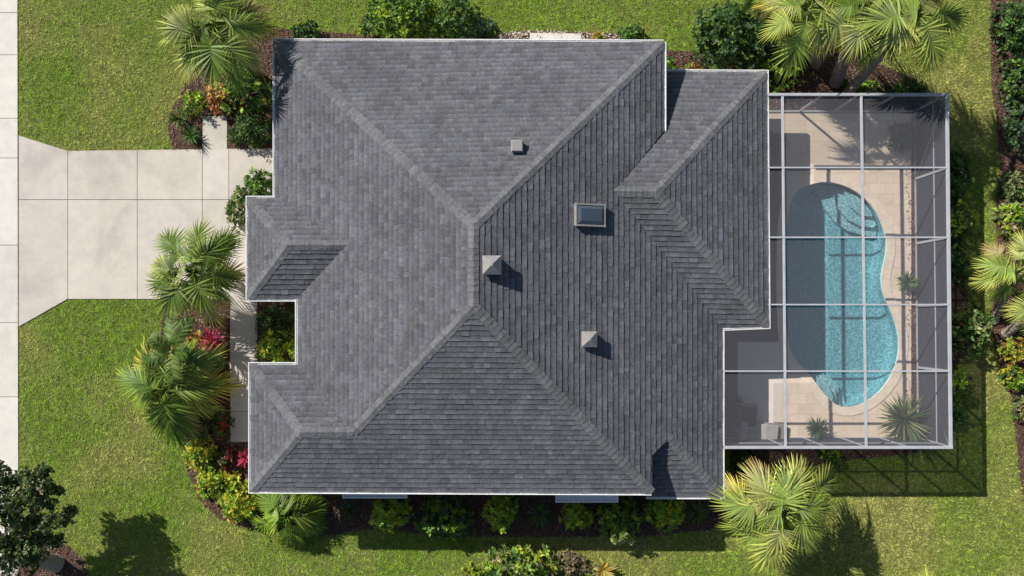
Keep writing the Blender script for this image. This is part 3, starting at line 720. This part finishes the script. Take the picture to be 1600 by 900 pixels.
def shrub(name, label, cat, px, py, rpx, h, cols, ll=.15, dens=1.6, rpy=None, group=None, narrow=.30, rough=.25, per=8):
    if name == 'shrub': rpx = rpx*1.12; rpy = rpy*1.12 if rpy else None
    zc = h*.55; k = G*(1-zc/H); c = W(px, py, zc); rx = rpx*k; ry = (rpy or rpx)*k
    t = empty(name, (c.x, c.y, 0), label, cat, group); L = Leaves()
    shrub_leaves(L, c.x, c.y, rx*.92, ry*.92, h, cols, ll, dens, rough, .08, narrow, per); L.build('foliage', M['leaf'], t)
    mb = MB()
    for k_ in range(4):
        a = k_*1.6+px; mb.tube([(c.x, c.y, 0), (c.x+math.cos(a)*rx*.2, c.y+math.sin(a)*ry*.2, h*.35), (c.x+math.cos(a)*rx*.55, c.y+math.sin(a)*ry*.55, h*.7)], [.03, .022, .01], 5)
    mb.build('stem', M['stem'], t); return t
def rosette(name, label, cat, px, py, rpx, h, cols, nb=40, wd=.03, droop=.35, group=None, emin=.1, emax=1.3, pot=False):
    c = W(px, py, h*.4); r = rpx*G
    t = empty(name, (c.x, c.y, .05 if pot else 0), label, cat, group); L = Leaves()
    az = rng.uniform(0, 6.283, nb); el = rng.uniform(emin, emax, nb)
    D = np.stack([np.cos(az)*np.cos(el), np.sin(az)*np.cos(el), np.sin(el)], 1); Ln = r*rng.uniform(.8, 1.15, nb)/np.clip(np.cos(el), .55, 1)
    B = np.stack([np.full(nb, c.x), np.full(nb, c.y), np.full(nb, h*.35)], 1) + D*.03
    N = norm(np.array([[0, 0, 1.0]]) - D*D[:, 2:3] + rng.normal(0, .25, (nb, 3)))
    L.blade(B, D, N, Ln, np.full(nb, wd)*rng.uniform(.8, 1.2, nb), droop, pick(cols, nb))
    L.build('foliage', M['leaf'], t)
    mb = MB()
    if pot:
        mb.tube([(c.x, c.y, .05), (c.x, c.y, .12), (c.x, c.y, h*.33)], [.13, .16, .19], 16); mb.build('pot', M['terracotta'], t)
    else: mb.tube([(c.x, c.y, 0), (c.x, c.y, h*.38)], [.05, .04], 7); mb.build('stem', M['stem'], t)
    return t
def frondcol(cols, n): return pick(cols, n, .22)
def trunk(t, b, top, r0=.19, r1=.13):
    mb = MB(); pts = []; rad = []
    b = Vector(b); top = Vector(top); mid = b.lerp(top, .5) + Vector((0, 0, -.05*(top-b).length)); N_ = 26
    for i in range(N_+1):
        s = i/N_; p = b*(1-s)**2 + mid*2*s*(1-s) + top*s*s; pts.append(p); rad.append((r0+(r1-r0)*s)*(1.05 if i % 2 else .95)*(1.25 if i == 0 else 1))
    mb.tube(pts, rad, 12); mb.build('trunk', M['bark'], t, smooth=False)
def fan_palm(label, base_px, crown_px, z, nf=26, pet=1.0, bl=1.0, cols=MD, old=YL, group='fan palms in the garden', rad=.17, seed=0, trk=True, costa=.42, spread=1.75):
    rg = np.random.default_rng(100+seed); b = W(*base_px, 0); c = W(*crown_px, z)
    t = empty('fan_palm', (b.x, b.y, 0), label, 'palm', group); 
    if trk: trunk(t, b, c, rad, rad*.75)
    L = Leaves(); pm = MB()
    for f in range(nf):
        az = f*2.39996+rg.normal(0, .22); s = (f+.5)/nf; inner = 1.0 if f > 4 else .35+.1*f
        el = 1.2 - 1.5*s + rg.normal(0, .16)
        d = np.array([math.cos(az)*math.cos(el), math.sin(az)*math.cos(el), math.sin(el)]); pl_ = pet*(.35+.75*s)*rg.uniform(.8, 1.2)*(.5+.5*inner)
        o = np.array(c) + np.array([0, 0, -.02]); mid = o + d*pl_*.55; end = o + d*pl_ + np.array([0, 0, -.12*pl_])
        pc = np.array(cols[0])*1.6
        pm.tube([o, mid, end], [.022, .016, .012], 5, col=tuple(pc))
        D0 = norm((end-mid)[None] + np.array([[0, 0, -.18]]))[0]; up_ = np.array([0, 0, 1.0]); up_ = norm((up_ - D0*D0[2])[None])[0]
        roll = rg.normal(0, .35); S0 = np.cross(D0, up_); S0 = S0*math.cos(roll)+up_*math.sin(roll); Nf = np.cross(S0, D0)
        ns = 30; q = np.linspace(-1, 1, ns); th = q*spread + rg.normal(0, .03, ns); sz = bl*rg.uniform(.8, 1.2)*(.6+.4*inner)
        dr = rg.uniform(.18, .5)*(.35+s); cost = sz*costa*(1-np.abs(q))[:, None]
        D = np.cos(th)[:, None]*D0 + np.sin(th)[:, None]*S0 + Nf*(.30*np.abs(np.sin(th)))[:, None]
        Ln = sz*(.62+.20*(1-np.abs(q)))*rg.uniform(.9, 1.08, ns)
        B = end[None] + D0[None]*cost + np.array([[0, 0, -1.0]])*cost**2*dr*1.2
        N = norm(Nf[None] + np.where(np.arange(ns) % 2 == 0, .4, -.4)[:, None]*np.cross(D, Nf))
        base_c = np.array((old if (s > .8 and rg.random() < .4) else cols)[rg.integers(0, len(cols) if s <= .8 else 3)])*rg.uniform(.8, 1.25)
        C = base_c[None]*rg.uniform(.6, 1.45, (ns, 1))
        L.blade(B, D, N, Ln, np.full(ns, sz*.0285), dr, C, prof=(.55, 1.0, .6), tip=(1.75, 1.5, 1.0))
        for _ in range(2):
            pm.tube([end, end + D0*sz*costa*.5 + np.array([0, 0, -.01]), end + D0*sz*costa + np.array([0, 0, -1.0])*(sz*costa)**2*dr*1.2], [.012, .009, .004], 4, col=tuple(pc))
            break
    for k_ in range(40):       # leaf bases and fibre round the growing point
        a = rg.uniform(0, 6.28); r_ = rg.uniform(.02, .3); o = np.array(c)+np.array([math.cos(a)*r_*.3, math.sin(a)*r_*.3, -.15]); d = np.array([math.cos(a)*r_, math.sin(a)*r_, rg.uniform(.1, .35)])
        L.blade(o[None], d[None], np.array([[0, 0, 1.0]]), np.array([rg.uniform(.25, .5)]), np.array([.03]), .2, np.array([[.20, .17, .07]])*rg.uniform(.5, 1.5))
    L.build('crown', M['leaf'], t); o = pm.build('petiole', M['leaf'], t); return t
def feather_palm(label, base_px, crown_px, z, nf=16, fl=2.0, cols=MD, group=None, rad=.12, seed=0, ll=.42, lw=.016, name='feather_palm', emin=-.25, emax=1.2, trk=True):
    rg = np.random.default_rng(300+seed); b = W(*base_px, 0); c = W(*crown_px, z)
    t = empty(name, (b.x, b.y, 0), label, 'palm', group)
    if trk: trunk(t, b, c, rad, rad*.75)
    L = Leaves(); pm = MB()
    for f in range(nf):
        az = f*2.39996+rg.normal(0, .2); s = (f+.5)/nf; el = emax-(emax-emin)*s; fL = fl*rg.uniform(.8, 1.1)*(.75+.25*s)
        h_ = np.array([math.cos(az), math.sin(az), 0]); ts = np.linspace(0, 1, 34); 
        P = np.array(c)[None] + h_[None]*(fL*(ts*math.cos(el)))[:, None] + np.array([[0, 0, 1.0]])*(fL*(ts*math.sin(el) - (.45+.2*s)*ts**2.2))[:, None]
        fc = np.array(cols[rg.integers(0, len(cols))])*rg.uniform(.85, 1.3)
        pm.tube([tuple(P[i]) for i in (0, 8, 16, 25, 33)], [.022, .018, .013, .009, .004], 5, col=tuple(fc*1.6))
        d = norm(np.gradient(P, axis=0)); side = norm(np.cross(d, np.array([[0, 0, 1.0]])+d*.01)); upv = np.cross(side, d)
        for sg in (-1, 1):
            for sub in range(1):
                i = np.arange(5, 34); off = d[i]*(fL/34*.5*sub); lt = ll*np.sin(np.clip((ts[i]*.85+.12), 0, 1)*3.14)**.5*rg.uniform(.85, 1.15, len(i))
                D = norm(side[i]*sg + d[i]*.75 + upv[i]*rg.uniform(-.2, .55, (len(i), 1)))
                L.blade(P[i]+off, D, upv[i]+rg.normal(0, .3, (len(i), 3)), lt, np.full(len(i), lw), .35, fc[None]*rg.uniform(.75, 1.3, (len(i), 1)), prof=(.6, 1, .75))
    L.build('crown', M['leaf'], t); pm.build('rachis', M['leaf'], t); return t

PG = [(.12,.18,.025),(.17,.23,.045),(.085,.14,.02),(.25,.29,.09)]
PB = [(.19,.26,.05),(.25,.30,.07),(.14,.20,.035),(.32,.34,.11)]
PO = [(.26,.25,.05),(.34,.31,.06),(.26,.21,.10)]
fan_palm('fan palm leaning over the northwest corner of the roof, base in the mulch', (405,118), (335,42), 4.6, 26, 1.05, 1.1, PG, PO, seed=1)
fan_palm('full fan palm in front of the garage over the driveway edge', (322,500), (303,426), 3.0, 26, 1.05, 1.1, PG, PO, seed=2)
fan_palm('largest bright yellow green fan palm just south of the screen enclosure', (1165,758), (1224,802), 3.4, 32, 1.15, 1.18, PB, PO, seed=3)
fan_palm('leaning fan palm with yellowing fronds, leftmost of the three north of the enclosure', (1274,100), (1262,14), 4.4, 20, .95, 1.05, PB, [(.45,.36,.03),(.5,.42,.05),(.36,.3,.03)], seed=4, rad=.2)
fan_palm('leaning fan palm in the middle of the three north of the enclosure', (1306,128), (1352,14), 4.6, 20, 1.0, 1.1, PG, PO, seed=5, rad=.25)
fan_palm('tallest leaning fan palm, rightmost of the three north of the enclosure', (1324,146), (1432,24), 5.0, 24, 1.05, 1.1, PB, PO, seed=6, rad=.2)
fan_palm('fan palm at the right edge with a trunk lying toward the hedge, upper of two', (1552,500), (1592,424), 2.4, 15, .75, .8, PB, PO, seed=7, rad=.19, group='fan palms by the right hand bed')
fan_palm('fan palm at the right edge with a pale stubby trunk, lower of two', (1572,520), (1640,478), 2.4, 16, .8, .85, PB, PO, seed=8, rad=.19, group='fan palms by the right hand bed')
fan_palm('fan palm showing only its frond tips at the bottom edge, right of the largest palm', (1425,985), (1445,955), 2.2, 16, .8, .8, PB, PO, seed=9, group='fan palms cut by the picture edge')
fan_palm('fan palm cut by the top edge beside the big dark shrub', (1215,-25), (1205,-32), 2.8, 16, .8, .85, PG, PO, seed=10, group='fan palms cut by the picture edge')
fan_palm('dense mid green palm with long drooping fronds on the west bed reaching over the lawn', (306,650), (258,612), 2.4, 26, .75, 1.35, [(.095,.16,.02),(.14,.21,.035),(.19,.25,.055),(.07,.13,.016)], PO, seed=21, costa=.75, spread=1.35)
feather_palm('small leaning feather palm above the dense one by the front walkway', (325,575), (272,550), 2.6, 8, 1.8, [(.07,.13,.02),(.11,.17,.03)], seed=2, ll=.45, lw=.022, rad=.15)
fan_palm('short glossy bright green palm against the southwest corner of the house', (450,810), (448,808), 1.2, 30, .6, 1.0, [(.11,.19,.022),(.16,.25,.03),(.08,.14,.018),(.20,.28,.045)], YL, seed=23, costa=.6, spread=1.3, rad=.1)

# tree at the bottom left corner
def tree(label, base_px, blobs, cols, ll, rad, seed):
    rg = np.random.default_rng(seed); b = W(*base_px, 0); t = empty('broadleaf_tree', (b.x, b.y, 0), label, 'tree'); mb = MB(); L = Leaves()
    fork = W(20, 868, 2.0); pts = [b.lerp(fork, i/10) for i in range(11)]
    mb.tube(pts, [rad*(1.3-.5*i/10) if i else rad*1.5 for i in range(11)], 12)
    for (px, py, z, r) in blobs:
        c = W(px, py, z); m1 = fork.lerp(c, .5)+Vector((0, 0, -.1)); mb.tube([fork, m1, c], [rad*.45, rad*.28, .03], 7)
        for k_ in range(5):
            a = rg.uniform(0, 6.28); q = c+Vector((math.cos(a)*r*.8, math.sin(a)*r*.8, rg.uniform(-.2, .4))); mb.tube([m1.lerp(c, .6), c.lerp(q, .5), q], [.04, .03, .012], 5)
            shrub_leaves(L, q.x, q.y, r*.42, r*.42, .38, cols, ll, 1.1, .5, -.2, .42, 6)
            L.V[-1][:, 2] += q.z-.1
    L.build('crown', M['leaf'], t); mb.build('trunk', M['bark'], t)
tree('dark leafy tree at the bottom left corner with a thick leaning trunk', (88,880), [(20,780,3.2,1.0),(62,795,3.0,.8),(8,835,3.4,1.1),(55,838,3.0,.75),(-30,800,3.6,1.2),(30,755,3.0,.6),(-20,880,3.2,1.1),(40,870,2.7,.6),(75,765,2.6,.45),(90,800,2.6,.5),(66,748,2.9,.45),(10,745,3.1,.6),(84,832,2.5,.45)], [(.045,.08,.022),(.065,.11,.03),(.09,.14,.04),(.17,.19,.09)], .12, .26, 5)

S = shrub
GN = 'shrubs along the north side'
S('large_shrub','biggest bright green shrub against the north eave','shrub',632,22,78,2.2,BR+MD+MD,.20,1.3,52)
S('large_shrub','dark shrub right of the biggest one on the north side','shrub',712,30,38,2.0,DK+MD,.17,1.3,42,group=GN)
S('large_shrub','big dark glossy shrub at the north eave of the rear wing','shrub',1143,52,58,2.0,DK+DK+MD,.17,1.7,58)
S('large_shrub','dark glossy shrub lobe behind the rear wing corner','shrub',1188,72,34,1.8,DK+MD,.16,1.7,36)
S('shrub','lime green young shrub between the rear wing and the leaning palms','shrub',1226,104,28,1.3,BR,.20,1.1,34)
S('ground_shrub','low bright groundcover shrub along the enclosure north wall','shrub',1352,140,36,.5,BR+MD,.14,1.5,14)
S('ground_shrub','low dark shrub at the north east end of the enclosure wall','shrub',1418,140,30,.6,MD+DK,.15,1.4,18)
S('shrub','small round dark shrub near the northwest roof corner','shrub',479,50,20,.8,DK+MD,.14,1.8,14)
S('shrub','sparse dark shrub right of the north side hedge on the gravel','shrub',758,48,20,.9,DK+GR,.15,1.2,18)
S('shrub','small mounded green shrub on gravel at the north eave','shrub',988,52,20,.8,MD,.13,1.8,14)
S('shrub','small orange croton on the gravel strip at the north eave','croton',935,58,10,.5,CR,.12,1.2,6)
S('shrub','green shrub tuft tucked beside the main roof corner and rear wing','shrub',1046,100,10,.6,MD+BR,.13,1.5,12)
S('shrub','low yellow weed by the rear wing gutter','shrub',1082,108,12,.4,CR+BR,.10,1.0,8)
S('shrub','tall glossy green shrub beside the northwest wall','shrub',383,140,38,1.5,MD+BR+DK,.19,1.3,36)
S('hedge','clipped square hedge at the northwest wall beside the driveway','hedge',393,202,38,1.1,MD+DK,.14,2.2,26,narrow=.2)
S('croton','orange and yellow croton above the short concrete path','croton',343,152,24,.9,CR,.16,1.5,24)
S('shrub','lime spiky shrub at the lawn edge left of the orange croton','shrub',297,158,19,.8,BR,.17,1.4,20,narrow=.2)
rosette('spiky_plant','dark spiky plant in the mulch, upper of two above the driveway','plant',280,185,17,.6,MD+OL,60,.022,group='spiky plants above the driveway')
rosette('spiky_plant','round spiky cycad in the mulch touching the driveway edge','plant',299,212,16,.55,MD,70,.02,group='spiky plants above the driveway')
S('shrub','bushy green shrub at the garage corner, upper lobe by the wall','shrub',402,292,28,1.2,MD,.17,1.6,24)
S('shrub','rounded olive green shrub at the garage corner overhanging the driveway','shrub',376,325,23,1.2,MD+OL,.15,2.0,26)
S('shrub','dark shrub in the shaded half of the entry court','shrub',432,498,28,1.2,DK+[(.1,.14,.02)],.17,1.3,26)
S('shrub','sunlit lime shrub in the lower half of the entry court','shrub',432,543,30,1.1,BR+YL,.17,1.5,26)
S('croton','small red and yellow croton under the driveway palm','croton',300,530,14,.6,CR,.13,1.4,14)
rosette('ti_plant','magenta pink ti plant beside the front walkway','plant',331,534,23,1.6,PK,56,.055,.4)
rosette('ti_plant','bright pink ti plant at the west eave near the southwest corner','plant',384,716,15,.8,PK,38,.05,.5)
S('shrub','green shrub with orange tips left of the front walkway, shaded','shrub',338,662,20,.9,MD+RD,.16,1.2,22)
GB='yellow green shrubs curving round the southwest corner'
S('shrub','yellow green shrub at the top of the curved southwest bed','shrub',311,711,24,.9,YL,.14,2.0,22,group=GB)
S('shrub','yellow green shrub in the middle of the curved southwest bed','shrub',330,755,25,.9,YL,.14,2.0,24,group=GB)
S('shrub','tallest yellow green shrub touching the southwest house corner','shrub',373,783,30,1.2,YL,.15,2.0,32,group=GB)
S('croton','dark red croton between two yellow green shrubs','croton',353,712,15,.7,RD,.14,1.7,18)
GS='shrubs in the south foundation bed'
S('shrub','yellow tipped shrub below the left window ledge','shrub',608,805,30,1.55,YL+BR,.15,1.7,25,group=GS)
S('shrub','wide dark shrub with pale leaf tips right of the left window ledge','shrub',692,810,42,1.49,MD+BR+GR,.16,1.5,34,group=GS)
S('shrub','round yellow tipped shrub alone in the middle of the south bed','shrub',784,801,26,1.55,YL+BR,.15,1.8,26,group=GS)
rosette('fern','grey green fern left of the right window ledge','fern',843,802,22,.8,GR+MD,60,.02,.5)
S('shrub','dark shrub with yellow front leaves under the right window ledge','shrub',902,807,23,1.49,YL+BR,.14,1.8,22,group=GS)
S('shrub','dark bushy shrub under the right end of the right window ledge','shrub',968,804,32,1.49,MD+BR,.15,1.6,24,group=GS)
S('shrub','bright lime shrub spilling from the south bed onto the lawn','shrub',968,832,28,1.2,BR+OL,.16,1.4,16)
S('shrub','round green shrub near the right end of the south bed','shrub',1041,804,30,1.55,YL+BR,.15,1.7,26,group=GS)
rosette('fern','shaded fern at the right end of the south bed','fern',1088,800,20,.8,GR+MD,60,.02,.5)
rosette('fern','dark fern in deep shade at the left end of the south bed','fern',545,795,20,.7,GR+DK,60,.02,.5)
S('shrub','low green shrub below the enclosure south wall','shrub',1298,715,20,.55,MD+BR,.14,1.4,9)
S('shrub','deep green shrub in the shaded nook between the house corner and enclosure','shrub',1165,722,20,.8,DK+MD,.15,1.4,15)
S('large_shrub','broad lime green shrub cut by the bottom edge of the picture','shrub',815,888,62,1.3,BR+BR+MD+OL,.20,1.5,40)
S('shrub','small yellow bush left of the broad lime shrub at the bottom edge','shrub',738,894,14,.7,YL,.14,1.3,12)
S('shrub','brownish dry shrub right of the broad lime shrub at the bottom edge','shrub',893,884,26,.8,[(.18,.13,.08),(.24,.18,.11),(.12,.12,.05)],.12,1.4,18)
rosette('bromeliad','striped yellow bromeliad at the bottom edge left of the largest palm','plant',942,890,20,.7,[(.45,.38,.12),(.55,.45,.2),(.25,.3,.08),(.6,.35,.05)],46,.04,.3)
S('hedge','dark hedge bush at the top right corner','hedge',1592,40,32,1.5,DK+MD,.15,1.8,46,group='hedge bushes down the right side')
S('hedge','rounded dark hedge bush, second from the top of the right hand bed','hedge',1594,122,26,1.4,DK+MD,.15,1.9,40,group='hedge bushes down the right side')
S('hedge','dark hedge bush, third from the top of the right hand bed','hedge',1600,198,27,1.3,DK+GR,.15,1.8,40,group='hedge bushes down the right side')
S('shrub','pale olive shrub in the right hand bed above the lime one','shrub',1592,292,22,.7,OL+MD,.14,1.5,24)
S('shrub','spreading lime shrub at the right edge of the picture','shrub',1590,340,26,.9,BR+OL,.17,1.5,26)
rosette('grassy_plant','strappy olive plant between the lime shrub and the right edge palm','plant',1588,388,24,.5,OL,50,.018,.4)
S('croton','yellow and orange croton below the right edge palms','croton',1585,548,22,.7,CR+YL,.14,1.5,22)
S('shrub','yellow spotted shrub below the croton in the right hand bed','shrub',1588,590,20,.7,YL+MD,.14,1.5,18)
S('shrub','small green shrub at the right edge low in the right hand bed','shrub',1602,640,16,.6,MD+OL,.13,1.4,20)
GE='shrubs along the outside of the enclosure'
S('shrub','dark shrub outside the enclosure near its upper right corner','shrub',1497,270,20,1.1,DK+MD,.15,1.5,36,group=GE)
S('shrub','green shrub with bright leaves outside the enclosure, second from the top','shrub',1498,345,16,1.0,MD+BR,.16,1.5,34,group=GE)
S('shrub','shaded green shrub outside the enclosure beside the pool middle','shrub',1496,415,15,1.0,MD+DK,.15,1.5,34,group=GE)
S('large_shrub','largest shrub outside the enclosure, half sunlit with pale leaves','shrub',1518,514,32,1.5,OL+MD+MD,.17,1.9,42)
S('shrub','bright leaved shrub outside the enclosure below the largest one','shrub',1497,600,13,.9,MD+BR,.15,1.5,26,group=GE)
S('shrub','dark shrub outside the enclosure near its lower right corner','shrub',1494,650,12,.7,DK+MD,.14,1.5,18,group=GE)
rosette('spiky_plant','large spiky yucca by the lower right corner of the pool deck','plant',1412,655,40,1.3,OL+MD,150,.03,.25,emin=-.1,emax=1.3,pot=True)
rosette('spiky_plant','small dark cycad on the deck below the curved pool steps','plant',1276,670,19,.7,GR+DK,90,.025,.35,pot=True)
rosette('spiky_plant','small palm like plant on the deck right of the pool waist','plant',1418,441,17,.8,MD+GR,60,.025,.4,pot=True)
S('potted_shrub','round dark shrub in the upper right corner inside the enclosure','shrub',1414,212,20,1.0,DK,.12,1.8,22)
rosette('spiky_plant','dark potted plant in the roof shade by the rear wall of the wing','plant',1212,220,14,.8,DK,50,.03,.4,pot=True)
rosette('spiky_plant','dark potted plant in the shade behind the navy armchair','plant',1150,628,12,.8,DK,40,.03,.4,pot=True)
# dry ornamental grass cut by the top edge
rosette('grassy_plant','dry tan ornamental grass at the top edge beside the dark shrub','plant',1180,14,26,.9,[(.36,.30,.16),(.28,.28,.12),(.2,.24,.08)],90,.018,.4)
# fallen stones on the gravel strip
